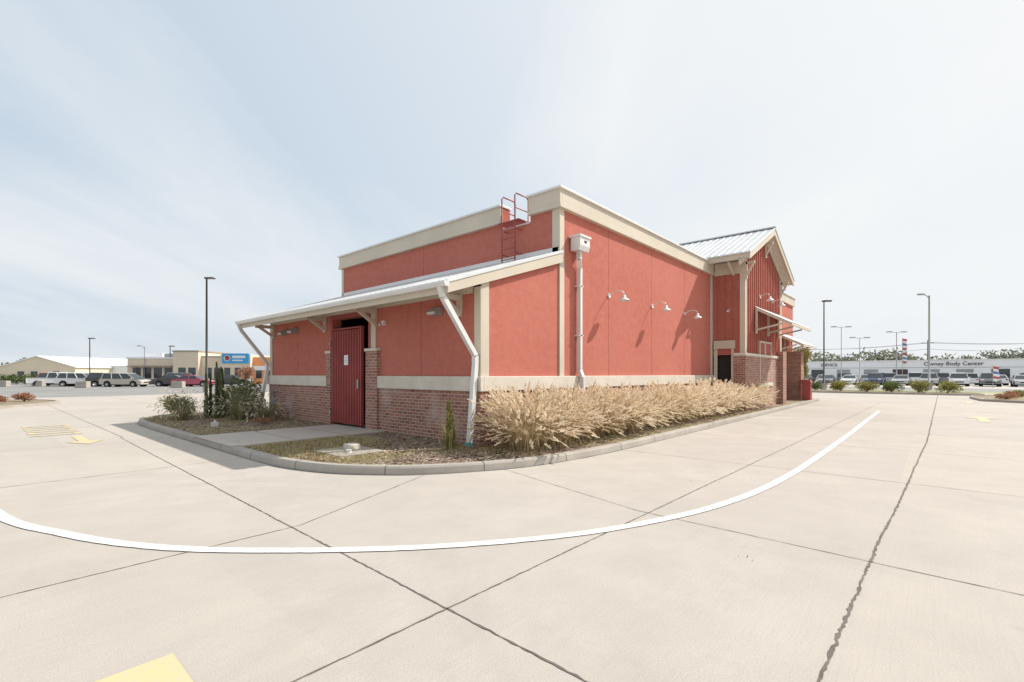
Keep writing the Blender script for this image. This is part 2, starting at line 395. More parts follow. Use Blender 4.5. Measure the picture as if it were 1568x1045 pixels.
ld.box(0,WX-.002,-.10,0,ZL0+.002,ZL1,'ledge'); ld.box(0,CX,10.6,10.70,ZL0+.002,ZL1,'ledge')
ld.box(-.14,0,3.69,4.28,2.202,2.28,'ledge'); ld.box(-.14,0,6.12,6.43,2.202,2.28,'ledge')
ld.box(13.80,20.1,-1.40,-1.3,2.352,2.47,'ledge'); ld.box(13.78,13.9,-1.3,-.9,2.352,2.47,'ledge')
ld.box(20.1,27.1,-.6,-.5,2.352,2.47,'ledge')
ld.obj('stone_ledges',B,bevel=.012)
tr=MB()
tr.box(-.035,0,-.035,.16,ZL1,ZF,'tan'); tr.box(0,.22,-.035,0,ZL1,3.58,'tan'); tr.box(-.035,0,10.45,10.63,ZL1,ZF,'tan')
tr.box(CX-.03,CX+.17,-.04,0,ZL1,ZT,'tan'); tr.box(CX-.03,CX,0,.2,4.6,ZT,'tan')
tr.box(CX-.03,CX,BW-.12,BW+.03,4.5,ZT,'tan')
tr.box(WX-.2,WX-.003,-.04,0,ZL1,ZT,'tan')
tr.box(-.03,0,4.12,4.25,2.28,ZF,'redtrim'); tr.box(-.03,0,3.9,4.12,2.28,ZF,'tan')
tr.box(-.03,0,6.15,6.28,2.28,ZF,'redtrim'); tr.box(-.03,0,4.25,6.15,3.2,3.3,'redtrim')
cz0,cz1=ZT,ZT+.47
tr.box(CX-.10,CX,-.10,.94,cz0,cz1,'tan'); tr.box(CX-.10,CX,1.94,BW+.10,cz0,cz1,'tan')
tr.box(CX,WX+.0,-.10,0,cz0,cz1,'tan'); tr.box(CX,27,BW,BW+.1,cz0,cz1,'tan'); tr.box(20.05,27.1,-.6,-.5,cz0,cz1,'tan')
tr.box(CX-.13,CX-.10,-.13,.94,cz0-.0,cz0+.1,'tan'); tr.box(CX-.10,WX,-.13,-.10,cz0,cz0+.1,'tan'); tr.box(CX-.13,CX-.10,1.94,BW+.1,cz0,cz0+.1,'tan')
tr.box(CX,CX+.3,.92,.9399,5.62,cz1,'tan')
for (a,b_) in ((-.10,.94),(1.94,BW+.1)):
    tr.box(CX-.16,CX+.34,a-(.06 if a<0 else .03),b_+.03,cz1,cz1+.055,'white')
tr.box(CX+.34,WX+.05,-.16,.34,cz1,cz1+.055,'white'); tr.box(CX+.34,27.1,BW-.34,BW+.16,cz1,cz1+.055,'white'); tr.box(20.0,27.16,-.66,-.16,cz1,cz1+.055,'white')
tr.box(CX-.03,CX+.33,.95,1.93,5.62,5.66,'white')
tr.obj('trim_and_cornice',B,bevel=.006)
cj=MB()
for x in (5.26,8.1,10.9): cj.box(x-.008,x+.008,-.003,0,ZL1,ZT,'dredtrim')
for yy in (2.0,8.5): cj.box(-.003,0,yy-.008,yy+.008,ZL1,ZF,'dredtrim')
for yy in (5.5,): cj.box(CX-.003,CX,yy-.008,yy+.008,4.4,ZT,'dredtrim')
cj.obj('stucco_control_joints',B)
rf=MB()
sl=(4.71-3.41)/(CX+1.03); zr=lambda x:3.41+sl*(x+1.03)
y0,y1=-.14,10.74
rf.prism([(-1.03,y0,zr(-1.03)-.05),(CX,y0,zr(CX)-.05),(CX,y0,zr(CX)),(-1.03,y0,zr(-1.03))],(0,y1-y0,0),'galv')
yy=y0+.01
while yy<y1-.03:
    rf.prism([(-1.05,yy,zr(-1.05)),(CX,yy,zr(CX)),(CX,yy,zr(CX)+.022),(-1.05,yy,zr(-1.05)+.022)],(0,.03,0),'galv'); yy+=.2
rf.box(CX-.03,CX-.001,y0+.15,y1-.1,zr(CX)+.0,zr(CX)+.12,'white')
rf.obj('lean_to_roof',B)
fs=MB()
e=.052
fs.prism([(-1.0,y0+.02,zr(-1.0)-e),(CX-.003,y0+.02,zr(CX)-e),(CX-.003,y0+.02,zr(CX)-e-.24),(-1.0,y0+.02,zr(-1.0)-e-.2)],(0,.05,0),'tan')
fs.prism([(-1.0,y1-.07,zr(-1.0)-e),(CX-.003,y1-.07,zr(CX)-e),(CX-.003,y1-.07,zr(CX)-e-.24),(-1.0,y1-.07,zr(-1.0)-e-.2)],(0,.05,0),'tan')
fs.box(-1.0,-.95,y0+.07,y1-.07,zr(-1)-e-.2,zr(-1)-e,'tan')
fs.prism([(-.95,y0+.07,zr(-.95)-e-.14),(CX,y0+.07,zr(CX)-e-.14),(CX,y0+.07,zr(CX)-e-.10),(-.95,y0+.07,zr(-.95)-e-.10)],(0,y1-y0-.14,0),'tan')
fs.box(-.06,-.0,.2,10.4,ZF-.12,ZF+.10,'tan')
for yb in (.62,3.92,6.62,10.35):
    fs.box(-.07,-.002,yb-.06,yb+.06,2.85,3.34,'tan')
    fs.box(-.62,-.07,yb-.05,yb+.05,3.19,3.30,'tan')
    fs.strut((-.04,yb,2.92),(-.5,yb,3.22),.08,.08,'tan')
fs.obj('fascia_and_brackets',B)
gt=MB()
gt.prism([(-1.13,y0-.02,zr(-1.1)+.0),(-1.003,y0-.02,zr(-1.1)+.0),(-1.003,y0-.02,zr(-1.1)-.10),(-1.10,y0-.02,zr(-1.1)-.10),(-1.13,y0-.02,zr(-1.1)-.04)],(0,y1-y0+.04,0),'white')
def dsp(pts,w=.10,d=.075):
    for a,b_ in zip(pts[:-1],pts[1:]): gt.strut(a,b_,w,d,'white')
dsp([(-1.07,.03,3.30),(-1.0,.03,3.10),(-.13,.03,1.98),(-.13,.03,1.8),(-.34,-.02,.2)],.10,.10)
gt.box(-.42,-.28,-.08,.05,.1,.2,'teal')
dsp([(-1.07,10.6,3.30),(-1.0,10.6,3.10),(-.13,10.6,1.98),(-.13,10.6,1.8),(-.40,10.65,.15)],.10,.10)
hx=3.50
gt.prism([(hx-.26,-.30,4.80),(hx-.26,-.05,4.80),(hx-.26,-.05,5.14),(hx-.26,-.34,5.14),(hx-.26,-.34,4.92)],(.46,0,0),'white')
gt.box(hx-.29,hx+.23,-.37,-.003,5.14,5.19,'white'); gt.box(hx-.06,hx+.05,-.344,-.34,5.0,5.06,'dark')
dsp([(hx-.03,-.16,4.80),(hx-.03,-.16,4.6),(hx+.08,-.10,4.4),(hx+.08,-.10,1.72),(hx+.08,-.19,1.5),(hx+.08,-.19,.2)],.12,.09)
for z in (3.9,2.6): gt.box(hx-.02,hx+.18,-.16,-.003,z,z+.03,'white')
gt.obj('gutters_and_downspouts',B)
gm=MB()
def gate(yA,yB,z0,z1,x):
    V=[];F=[];prof=[];yy=yA
    while yy<yB-.12:
        prof+=[(yy,0),(yy+.055,0),(yy+.075,-.045),(yy+.12,-.045)]; yy+=.14
    prof.append((yB,0))
    for (q,o) in prof: V+=[(x+o,q,z0),(x+o,q,z1)]
    for i in range(len(prof)-1): F.append((2*i,2*i+1,2*i+3,2*i+2))
    gm.raw(V,F,'gate')
    gm.box(x+.003,x+.05,yA,yB,z0+.05,z0+.13,'gate'); gm.box(x+.003,x+.05,yA,yB,z1-.13,z1-.05,'gate')
    gm.box(x-.05,x+.04,yA-.05,yA-.002,z0-.02,z1+.02,'gate'); gm.box(x-.05,x+.04,yB+.002,yB+.05,z0-.02,z1+.02,'gate')
    gm.box(x-.06,x+.04,yA-.05,yB+.05,z1+.021,z1+.06,'gate')
gate(4.52,6.06,.2,2.84,-.06)
gm.box(-.113,-.108,5.14,5.36,1.85,2.13,'paper')
for z in (1.92,1.98,2.05): gm.box(-.1145,-.1135,5.18,5.32,z,z+.006,'dmetal')
gm.box(-.14,-.11,4.58,4.64,1.2,1.45,'steel')
gm.tube([(-.13,6.12,.45),(-.13,6.12,.6)],.02,'steel',8); gm.tube([(-.13,6.12,2.4),(-.13,6.12,2.55)],.02,'steel',8)
gm.obj('enclosure_gate',B)
en=MB(); en.box(1.2,2.7,4.0,6.0,.12,1.5,'dmetal'); en.box(.26,2.78,.27,10.3,.1,.14,'walk'); en.obj('enclosure_interior',B)

def flood(name,yv,z,xw=0):
    m=MB(); m.box(xw-.14,xw-.002,yv-.13,yv+.13,z-.09,z+.09,'grey'); m.prism([(xw-.14,yv-.13,z+.09),(xw-.26,yv-.13,z-.02),(xw-.24,yv-.13,z-.09),(xw-.14,yv-.13,z-.09)],(0,.26,0),'steel')
    return m.obj(name,bevel=.01)
flood('wall_floodlight',1.35,3.02); flood('wall_floodlight',9.35,3.0); flood('wall_floodlight',8.6,3.02)
m=MB(); m.box(-.08,-.002,3.45,3.56,2.85,2.97,'white'); m.tube([(-.08,3.5,2.9),(-.17,3.5,2.86)],.035,'white'); m.obj('security_camera')
m=MB(); m.tube([(-.07,10.2,.3),(-.07,10.2,1.0),(-.07,9.9,1.02),(-.07,9.9,.9)],.025,'steel'); m.box(-.12,-.052,10.05,10.35,.55,.8,'grey'); m.obj('utility_meter_box')
def lathe(mb,c,prof,k,n=16):
    V=[];F=[]
    for r,z in prof:
        for i in range(n): t=2*math.pi*i/n; V.append((c[0]+r*math.cos(t),c[1]+r*math.sin(t),c[2]+z))
    for a in range(len(prof)-1):
        for i in range(n): q=(i+1)%n; F.append((a*n+i,a*n+q,(a+1)*n+q,(a+1)*n+i))
    mb.raw(V,F,k,True)
def goose(x,yw,z,out=.5):
    m=MB(); m.tube([(x,yw-.002,z),(x,yw-.035,z)],.07,'white',14)
    m.tube([(x,yw-.03,z),(x,yw-.18,z+.08),(x,yw-.34,z+.10),(x,yw-out+.03,z+.05),(x,yw-out,z-.02),(x,yw-out,z-.08)],.013,'white',8)
    lathe(m,(x,yw-out,z-.08),[(.012,.04),(.045,.03),(.05,-.03),(.075,-.055),(.15,-.105),(.165,-.13),(.155,-.128),(.07,-.06),(0.001,-.05)],'white',18)
    m.obj('gooseneck_wall_lamp')
for x in (5.26,8.1,10.9): goose(x,0,3.9)
for x in (16.2,18.4): goose(x,-1.3,5.05,.42)
lm=MB(); lx=CX-.28
for yy in (1.25,1.72):
    lm.tube([(lx,yy,4.62),(lx,yy,6.38),(lx+.06,yy,6.44),(lx+.50,yy,6.44),(lx+.56,yy,6.38),(lx+.56,yy,5.66)],.020,'redtrim',8)
    for z in (4.85,5.5): lm.tube([(lx,yy,z),(CX-.01,yy,z)],.014,'redtrim',6)
    lm.tube([(lx,yy,6.05),(lx+.56,yy,6.05)],.014,'redtrim',6)
z=4.7
while z<5.75: lm.tube([(lx,1.25,z),(lx,1.72,z)],.012,'redtrim',6); z+=.28
for i in range(7): lm.box(lx-.02+i*.09,lx+.02+i*.09,1.15,1.82,5.70,5.725,'redtrim')
lm.box(lx-.02,lx+.6,1.12,1.15,5.69,5.73,'redtrim'); lm.box(lx-.02,lx+.6,1.82,1.85,5.69,5.73,'redtrim')
lm.obj('roof_ladder')

# tower
T=MB(); TX0,TX1,TY0,TY1=13.9,20.0,-1.3,2.5; TZ=6.25; PX=16.95; PZ=8.02
T.prism([(TX0,TY0,2.4),(TX1,TY0,2.4),(TX1,TY0,TZ),(PX,TY0,PZ-.35),(TX0,TY0,TZ)],(0,.2,0),'boards')
T.box(TX0,TX0+.2,TY0+.2,-.001,2.4,TZ,'boards'); T.box(TX1-.2,TX1,TY0+.2,TY1,.1,TZ,'boards')
T.box(TX0,TX1,TY0,TY0+.2,.1,1.2,'boards'); T.box(TX0,16.1,TY0,TY0+.2,1.2,2.4,'boards'); T.box(18,TX1,TY0,TY0+.2,1.2,2.4,'boards')
T.box(TX0,TX0+.2,-1.1,-.9,.1,2.4,'boards')
T.box(TX0,TX0+.2,.3,TY1,ZT+.45,TZ,'boards')
T.prism([(TX0,TY1-.2,ZT+.4),(TX1,TY1-.2,ZT+.4),(TX1,TY1-.2,TZ),(PX,TY1-.2,PZ-.35),(TX0,TY1-.2,TZ)],(0,.2,0),'boards')
x=TX0+.3
while x<TX1-.1:
    top=min(TZ-.15+ (x-TX0)*.55, TZ-.15+(TX1-x)*.55,PZ-.5); zb=3.1 if 15.9<x<18.2 else 2.47
    T.box(x-.025,x+.025,TY0-.035,TY0,zb,top,'boards'); x+=.3
for yy in (-.3,-.6,-.9): T.box(TX0-.035,TX0,yy-.025,yy+.025,3.05,5.75,'boards')
T.obj('gable_tower_walls',B)
t2=MB()
t2.box(TX0-.05,TX0+.16,TY0-.05,TY0,2.47,TZ+.05,'tan'); t2.box(TX0-.05,TX0,TY0,TY0+.16,2.47,TZ,'tan'); t2.box(TX1-.18,TX1+.04,TY0-.05,TY0,2.47,TZ+.05,'tan')
t2.box(TX0-.06,TX0,TY0+.16,-.14,5.75,TZ+.0,'tan'); t2.box(TX0-.08,TX0,-.95,-.103,2.66,3.0,'tan')
t2.box(TX0-.04,TX0,-.24,-.104,.1,2.66,'tan'); t2.box(TX0-.04,TX0,-.9,-.8,.1,2.66,'tan')
t2.box(16.02,16.1,TY0-.07,TY0+.1,1.12,3.08,'tan'); t2.box(18.0,18.08,TY0-.07,TY0+.1,1.12,3.08,'tan'); t2.box(16.1,18,TY0-.07,TY0+.1,3.0,3.08,'tan'); t2.box(16.0,18.1,TY0-.12,TY0+.1,1.05,1.2,'ledge')
t2.box(17.02,17.08,TY0-.04,TY0+.1,1.2,3.0,'white'); t2.box(16.1,17.02,TY0-.03,TY0+.1,2.05,2.1,'white')
t2.box(16.1,18,TY0+.02,TY0+.04,1.2,3.0,'glass')
t2.box(TX0+.12,TX0+.14,-.8,-.24,.1,2.66,'dark')
ex0,ex1=13.05,20.85; sg=(8.2-6.42)/(PX-ex0); ry0,ry1=-1.78,2.7
def rk(yA,th,k,mat,z_off=0):
    t2.prism([(ex0,yA,6.42-z_off),(PX,yA,8.2-z_off),(PX,yA,8.2-z_off-k),(ex0,yA,6.42-z_off-k)],(0,th,0),mat)
    t2.prism([(ex1,yA,6.42-z_off),(PX,yA,8.2-z_off),(PX,yA,8.2-z_off-k),(ex1,yA,6.42-z_off-k)],(0,th,0),mat)
rk(ry0+.03,.05,.25,'tan',.06); rk(TY0-.08,.05,.3,'tan',.2)
t2.box(ex0+.02,ex0+.06,ry0+.08,ry1,6.14,6.37,'tan'); 
rk(ry0+.08,ry1-ry0-.1,.03,'tan',.22)
for xx in (TX0+.05,TX1-.05,PX):
    zt=7.6 if xx==PX else 6.2
    t2.box(xx-.05,xx+.05,ry0+.1,TY0-.05,zt-.1,zt,'tan'); t2.strut((xx,TY0-.05,zt-.6),(xx,ry0+.15,zt-.08),.08,.08,'tan'); t2.box(xx-.05,xx+.05,TY0-.11,TY0-.051,zt-.7,zt,'tan')
t2.strut((TX0-.05,-.9,5.7),(ex0+.12,-.9,6.12),.07,.07,'tan')
t2.obj('gable_tower_trim',B)
t3=MB()
for (a,b_) in ((ex0-.03,PX),(ex1+.03,PX)):
    za=8.2-sg*abs(PX-a)
    t3.prism([(a,ry0,za),(b_,ry0,8.2),(b_,ry0,8.15),(a,ry0,za-.05)],(0,ry1-ry0,0),'galv')
    yy=ry0+.02
    while yy<ry1:
        t3.prism([(a,yy,za),(b_,yy,8.2),(b_,yy,8.225),(a,yy,za+.025)],(0,.04,0),'galv'); yy+=.3
t3.box(PX-.12,PX+.12,ry0-.01,ry1+.01,8.2,8.25,'galv')
t3.obj('gable_roof',B)
aw=MB()
def awning(x0,x1,yw,yo,zh,zl):
    n=int((x1-x0)/.1)
    V=[];F=[]
    for i in range(n+1):
        x=x0+(x1-x0)*i/n; dz=.03*(i%2)
        V+=[(x,yw,zh+dz),(x,yo,zl+dz)]
    for i in range(n): F.append((2*i,2*i+2,2*i+3,2*i+1))
    aw.raw(V,F,'awn')
    for x in (x0+.05,(x0+x1)/2,x1-.05):
        aw.strut((x,yw,zh-.07),(x,yo+.03,zl-.07),.07,.10,'tan')
        aw.strut((x,yw-.02,zh-1.0),(x,yo+.35,zl-.0),.07,.07,'tan'); aw.box(x-.05,x+.05,yw-.08,yw-.002,zh-1.15,zh-.1,'tan')
    aw.box(x0,x1,yo,yo+.06,zl-.10,zl-.01,'tan')
awning(15.3,19.3,-1.35,-2.75,4.5,3.72)
awning(22.5,26.2,-.55,-1.9,3.9,3.2)
aw.obj('metal_awnings',B)
m=MB(); m.box(24.0,24.5,-1.95,-1.5,.12,1.1,'redtrim'); m.prism([(23.97,-1.98,1.1),(24.53,-1.98,1.1),(24.43,-1.9,1.28),(24.07,-1.9,1.28)],(0,.5,0),'redtrim'); m.box(24.1,24.4,-1.957,-1.952,.85,1.0,'dark'); m.obj('litter_bin')
m=MB(); m.box(13.84,13.899,-.74,-.68,4.2,4.3,'white'); m.tube([(13.8,-.7,4.22),(13.85,-.7,4.25)],.06,'white'); m.obj('security_camera')
m=MB(); m.box(-2.75,-1.85,.75,1.75,.105,.145,'kerb'); m.box(-2.3,-2.08,1.2,1.45,.145,.25,'ledge'); m.tube([(-2.45,.98,.14),(-2.45,.98,.2)],.05,'white',10); m.obj('utility_pad',bevel=.01)
m=MB(); m.box(-2.6,-2.45,8.05,8.2,.11,.23,'white'); m.tube([(-2.52,8.12,.23),(-2.52,8.12,.3)],.03,'white'); m.obj('irrigation_valve_box')

# ------------------------------------------------------------------ plants
def blade(mb,base,az,lean,h,w,k,seg=4,droop=.5):
    x,yv,z=base; c,sn=math.cos(az),math.sin(az); V=[]
    px,pz=0,0; ang=lean
    pts=[(0,0)]
    for i in range(seg):
        px+=math.sin(ang)*h/seg; pz+=math.cos(ang)*h/seg; ang+=droop/seg*(1+i*.5); pts.append((px,pz))
    for i,(a,b_) in enumerate(pts):
        ww=w*(1-i/seg*.85)/2
        V.append((x+c*a-sn*ww,yv+sn*a+c*ww,z+b_)); V.append((x+c*a+sn*ww,yv+sn*a-c*ww,z+b_))
    mb.raw(V,[(2*i,2*i+1,2*i+3,2*i+2) for i in range(seg)],k)
    return (x+c*px,yv+sn*px,z+pz,c,sn,ang)
def plume(mb,tip,l=.16,n=9,rr=.04):
    x,yv,z,c,sn,ang=tip
    dx,dz=math.sin(ang),math.cos(ang)
    for i in range(n):
        t=i/n; r=rr*math.sin(math.pi*(t*.8+.15)); a=U(0,6.28)
        cx_,cy_,cz_=x+c*dx*l*t,yv+sn*dx*l*t,z+dz*l*t
        ox,oy,oz=math.cos(a)*r,math.sin(a)*r,U(-.3,1)*r
        ll=l*.32
        mb.poly([(cx_-oy*.45,cy_+ox*.45,cz_),(cx_+ox+c*dx*ll*.5,cy_+oy+sn*dx*ll*.5,cz_+oz+dz*ll*.5),(cx_+oy*.45+c*dx*ll,cy_-ox*.45+sn*dx*ll,cz_+dz*ll)],'plume')
        mb.poly([(cx_-ox,cy_-oy,cz_-.004),(cx_+c*dx*ll,cy_+sn*dx*ll,cz_+dz*ll+.006),(cx_+ox,cy_+oy,cz_+.006)],'plume')
og=MB(); px=.2
while px<17.0:
    cy=-1.02+U(-.1,.1); hs=U(1.02,1.27)*(1.0 if px<13 else .95); far=px>7
    for _ in range(420 if not far else 270):
        a=U(0,6.28); r=abs(random.gauss(0,.16))
        blade(og,(px+math.cos(a)*r,cy+math.sin(a)*r,.11),a+U(-.4,.4),U(.05,.7),U(.55,.92)*hs,U(.010,.018)*(1.4 if far else 1),'blade',4,U(.5,2.1))
    for _ in range(560 if not far else 330):
        a=U(0,6.28); r=abs(random.gauss(0,.15)); ln=U(0,1.0)**.9
        t=blade(og,(px+math.cos(a)*r,cy+math.sin(a)*r,.11),a+U(-.3,.3),ln*.95,U(.55,.95)*hs*(1-.15*ln),.004,'blade',3,U(.05,.8))
        plume(og,t,U(.16,.27),7 if not far else 4,.046 if not far else .062)
    px+=U(.98,1.2)
og.obj('ornamental_grass')
def leafcloud(mb,c,rad,n,k,ls=.05,shell=.5):
    for _ in range(n):
        while True:
            v=Vector((U(-1,1),U(-1,1),U(-1,1)))
            l=v.length
            if l<1 and (l>shell or R()<.25): break
        s_=1+.25*noise.noise(v*2.3+Vector(c)*1.7)
        p=Vector((c[0]+v.x*rad[0]*s_,c[1]+v.y*rad[1]*s_,c[2]+v.z*rad[2]*s_))
        a=Vector((U(-1,1),U(-1,1),U(-1,1))).normalized(); b_=a.cross(Vector((U(-1,1),U(-1,1),U(-1,1)))).normalized()
        q=ls*U(.6,1.4); mb.poly([p-a*q,p-b_*q*.45,p+a*q,p+b_*q*.45],k)
def shrub(name,c,r,h,k,n=900,ls=.04,lumps=5):
    mb=MB(); mb.tube([(c[0],c[1],.1),(c[0],c[1],.1+h*.4)],.02,'bark',6)
    for _ in range(lumps):
        a=U(0,6.28);q=r*U(.2,.6); zz=U(.3,.72); mb.tube([(c[0],c[1],c[2]),(c[0]+math.cos(a)*q,c[1]+math.sin(a)*q,c[2]+h*.5)],.012,'bark',5)
        leafcloud(mb,(c[0]+math.cos(a)*q,c[1]+math.sin(a)*q,c[2]+h*zz),(r*.5,r*.5,h*.3),n//lumps,k if R()<.75 else ('leafY' if k!='leafO' else 'leafO'),ls,.4)
    return mb.obj(name)
def column(mb,c,r,h,k,n,ls):
    mb.tube([(c[0],c[1],.1),(c[0],c[1],.1+h*.8)],[.02,.008],'bark',6)
    for _ in range(n):
        t=R()**.85; z=c[2]+h*t; a=U(0,6.28); rr=r*(1-t)**.5*(.65+.35*math.sin(t*19+a*2))*U(.3,1.2)
        p=Vector((c[0]+math.cos(a)*rr,c[1]+math.sin(a)*rr,z)); d=Vector((math.cos(a)*.5,math.sin(a)*.5,1)).normalized(); b_=Vector((-math.sin(a),math.cos(a),U(-.5,.5))).normalized(); q=ls*U(.6,1.5)
        mb.poly([p-d*q,p-b_*q*.3,p+d*q,p+b_*q*.3],k)
def spiky(name,c,n,h,k,sp=.5,w=.012,tips=False):
    mb=MB()
    for _ in range(n):
        a=U(0,6.28);r=abs(random.gauss(0,.08)); t=blade(mb,(c[0]+math.cos(a)*r,c[1]+math.sin(a)*r,.11),a+U(-.3,.3),U(.05,sp),U(.6,1.05)*h,w,k if R()<.7 else 'blade',4,U(.2,1.3))
        if tips and R()<.25: plume(mb,t,.15,4,.03)
    return mb.obj(name)
mb=MB(); column(mb,(-.86,.02,.1),.12,.98,'leafY',1300,.03); column(mb,(-.80,-.04,.1),.08,.7,'leafY',500,.03); mb.obj('columnar_juniper')
spiky('yellow_grass_tuft',(-.86,.02),90,.8,'leafY',.18,.01)
mb=MB()
for i in range(9): column(mb,(-1.7+U(-.28,.28),10.9+U(-.28,.28),.1),.09,U(.9,1.8) if i else 1.9,'leafG' if i%3 else 'leafS',520,.055)
mb.obj('upright_evergreen')
shrub('shrub',(-1.2,11.7,.1),.75,1.15,'leafS',2600,.045,9)
shrub('shrub',(-2.5,11.8,.1),.6,.85,'leafS',2200,.04,8)
shrub('shrub',(-.9,10.2,.1),.65,1.15,'leafS',2600,.04,9)
shrub('shrub',(-.3,12.4,.1),.7,1.4,'leafG',2600,.05,9)
spiky('fountain_grass',(-1.35,9.7),420,.95,'leafS',.7,.012,True)
spiky('fountain_grass',(-2.6,11.0),320,.75,'leafS',.7,.012,True)
spiky('fountain_grass',(-.85,8.9),360,.85,'leafS',.9,.012,True)
spiky('fountain_grass',(-2.3,12.4),320,1.0,'leafS',.7,.012,True)
shrub('low_shrub',(-1.3,7.9,.1),.35,.25,'leafO',400,.025,4)

# ------------------------------------------------------------------ distant planters
def planter(name,pts):
    P=smoothpts(pts+[pts[0]],6)[:-1]
    area=sum(P[i].x*P[(i+1)%len(P)].y-P[(i+1)%len(P)].x*P[i].y for i in range(len(P)))
    if area>0: P=P[::-1]
    kb=kerb_loop(name,P,close=True); kb.poly([(p.x,p.y,.10) for p in P][::-1],'soil'); return kb.obj(name)
planter('kerbed_planter',[(-9.5,24),(-5.8,25),(-3.9,28.5),(-4.8,32),(-8,33),(-16,32),(-17,25)])
for (x,yv,k) in ((-6.2,28.5,'leafO'),(-5.2,30,'leafO'),(-7.0,30.2,'leafS'),(-7.8,27.8,'leafO'),(-8.8,30,'leafO')): shrub('planter_shrub',(x,yv,.1),.6,.5,k,900,.05,5)
planter('kerbed_planter',[(41,3.5),(44.5,3.5),(45,-3),(44.5,-9.2),(41.5,-9.2),(41,-3)])
for i,yv in enumerate((1.2,-1.1,-2.9,-4.5,-6.2,-7.9)): shrub('hedge_bush',(43,yv,.1),.9,1.0,'leafY' if i%3 else 'leafG',1800,.06,8)
planter('kerbed_planter',[(32,-9.2),(38,-9.0),(41,-11),(40.5,-16),(33,-17),(30.5,-12)])
for (x,yv,k) in ((33.5,-10.3,'leafO'),(35.3,-10.5,'leafO'),(37.5,-11,'leafY'),(34.2,-12,'leafO'),(39,-11.5,'leafG')): shrub('planter_shrub',(x,yv,.1),.6,.45,k,700,.05,5)
def tree(name,x,yv,h,r,k='leafG',n=2600,ls=.12):
    mb=MB(); mb.tube([(x,yv,0),(x+.05,yv,h*.3),(x,yv+.05,h*.75)],[.12*h/6,.09*h/6,.03],'bark',7)
    for i in range(11):
        a=U(0,6.28); q=r*U(.15,.75); z=h*U(.45,.85); mb.tube([(x,yv,h*U(.25,.45)),(x+math.cos(a)*q*.5,yv+math.sin(a)*q*.5,z*.8),(x+math.cos(a)*q,yv+math.sin(a)*q,z)],[.04,.025,.01],'bark',5)
        leafcloud(mb,(x+math.cos(a)*q,yv+math.sin(a)*q,z),(r*U(.3,.5),r*U(.3,.5),h*U(.10,.17)),n//11,k,ls,.3)
    return mb.obj(name)
tree('small_tree',29.5,-.45,3.7,.8,'leafY',2600,.08)
tx,ty=S(-33.5,60); tree('small_tree',tx,ty,2.8,1.6,'leafO',1200,.1)

# ------------------------------------------------------------------ street lamps
def lamp(name,x,yv,h,kind='box',k='dmetal',ang=0,r=.07):
    mb=MB(); mb.tube([(0,0,0),(0,0,.7)],.28,'kerb',12); mb.tube([(0,0,.7),(0,0,h)],[r*1.2,r*.8],k,8)
    if kind=='box': mb.box(-.1,.65,-.2,.2,h-.03,h+.10,k); mb.box(.1,.6,-.15,.15,h-.05,h-.032,'white')
    elif kind=='double':
        for s_ in (-1,1): mb.strut((0,0,h-.1),(s_*.9,0,h),.06,.06,k); mb.box(min(s_*.8,s_*1.5),max(s_*.8,s_*1.5),-.2,.2,h-.05,h+.1,k)
    elif kind=='arm':
        mb.tube([(0,0,h-.3),(-.25,0,h),(-.6,0,h+.1)],.05,k,6); mb.box(-1.1,-.55,-.15,.15,h+.04,h+.19,k)
    return mb.obj(name,loc=(x,yv,0),rot=ang)
def LP(lat,dep,h,kind,k='dmetal',r=.07): 
    x,yv=S(lat,dep); return lamp('street_lamp',x,yv,h,kind,k,A-math.pi/2,r)
LP(-26.9,42,10.0,'box',r=.09); LP(-62,70,6.8,'box'); LP(-57.8,75,5.9,'arm','steel',.05); LP(-54.5,76,6.0,'box')
LP(30.1,46,8.6,'box',r=.06); LP(42.0,48,9.5,'arm','steel',.08); LP(51.8,75,9.0,'double','steel',.05); LP(54.7,75,7.3,'double','steel',.05); LP(60.5,75,8.2,'double','steel',.06)
def flag(lat,dep,h,z0=.0):
    x,yv=S(lat,dep); mb=MB(); mb.tube([(0,0,0),(0,0,h)],.03,'steel',6)
    for i in range(6):
        za=h-.1-i*(h-z0-.6)/6; zb=h-.1-(i+1)*(h-z0-.6)/6; wv=.12*math.sin(i*1.3)
        mb.poly([(.03,0,za),(.75,wv,za-.1),(.75-.05*i,.12*math.sin((i+1)*1.3),zb-.1),(.03,0,zb)],('flagred','paper','flagblue','paper')[i%4])
    mb.obj('feather_flag',loc=(x,yv,0),rot=A-math.pi/2)
M['flagblue']=painted('flag_blue',(.10,.15,.4),.7,.1); M['flagred']=painted('flag_red',(.5,.10,.12),.7,.1)
flag(60.6,74,7.2,4.5); flag(55.5,55,2.6,.3); flag(61,74.5,5.0,2.5)

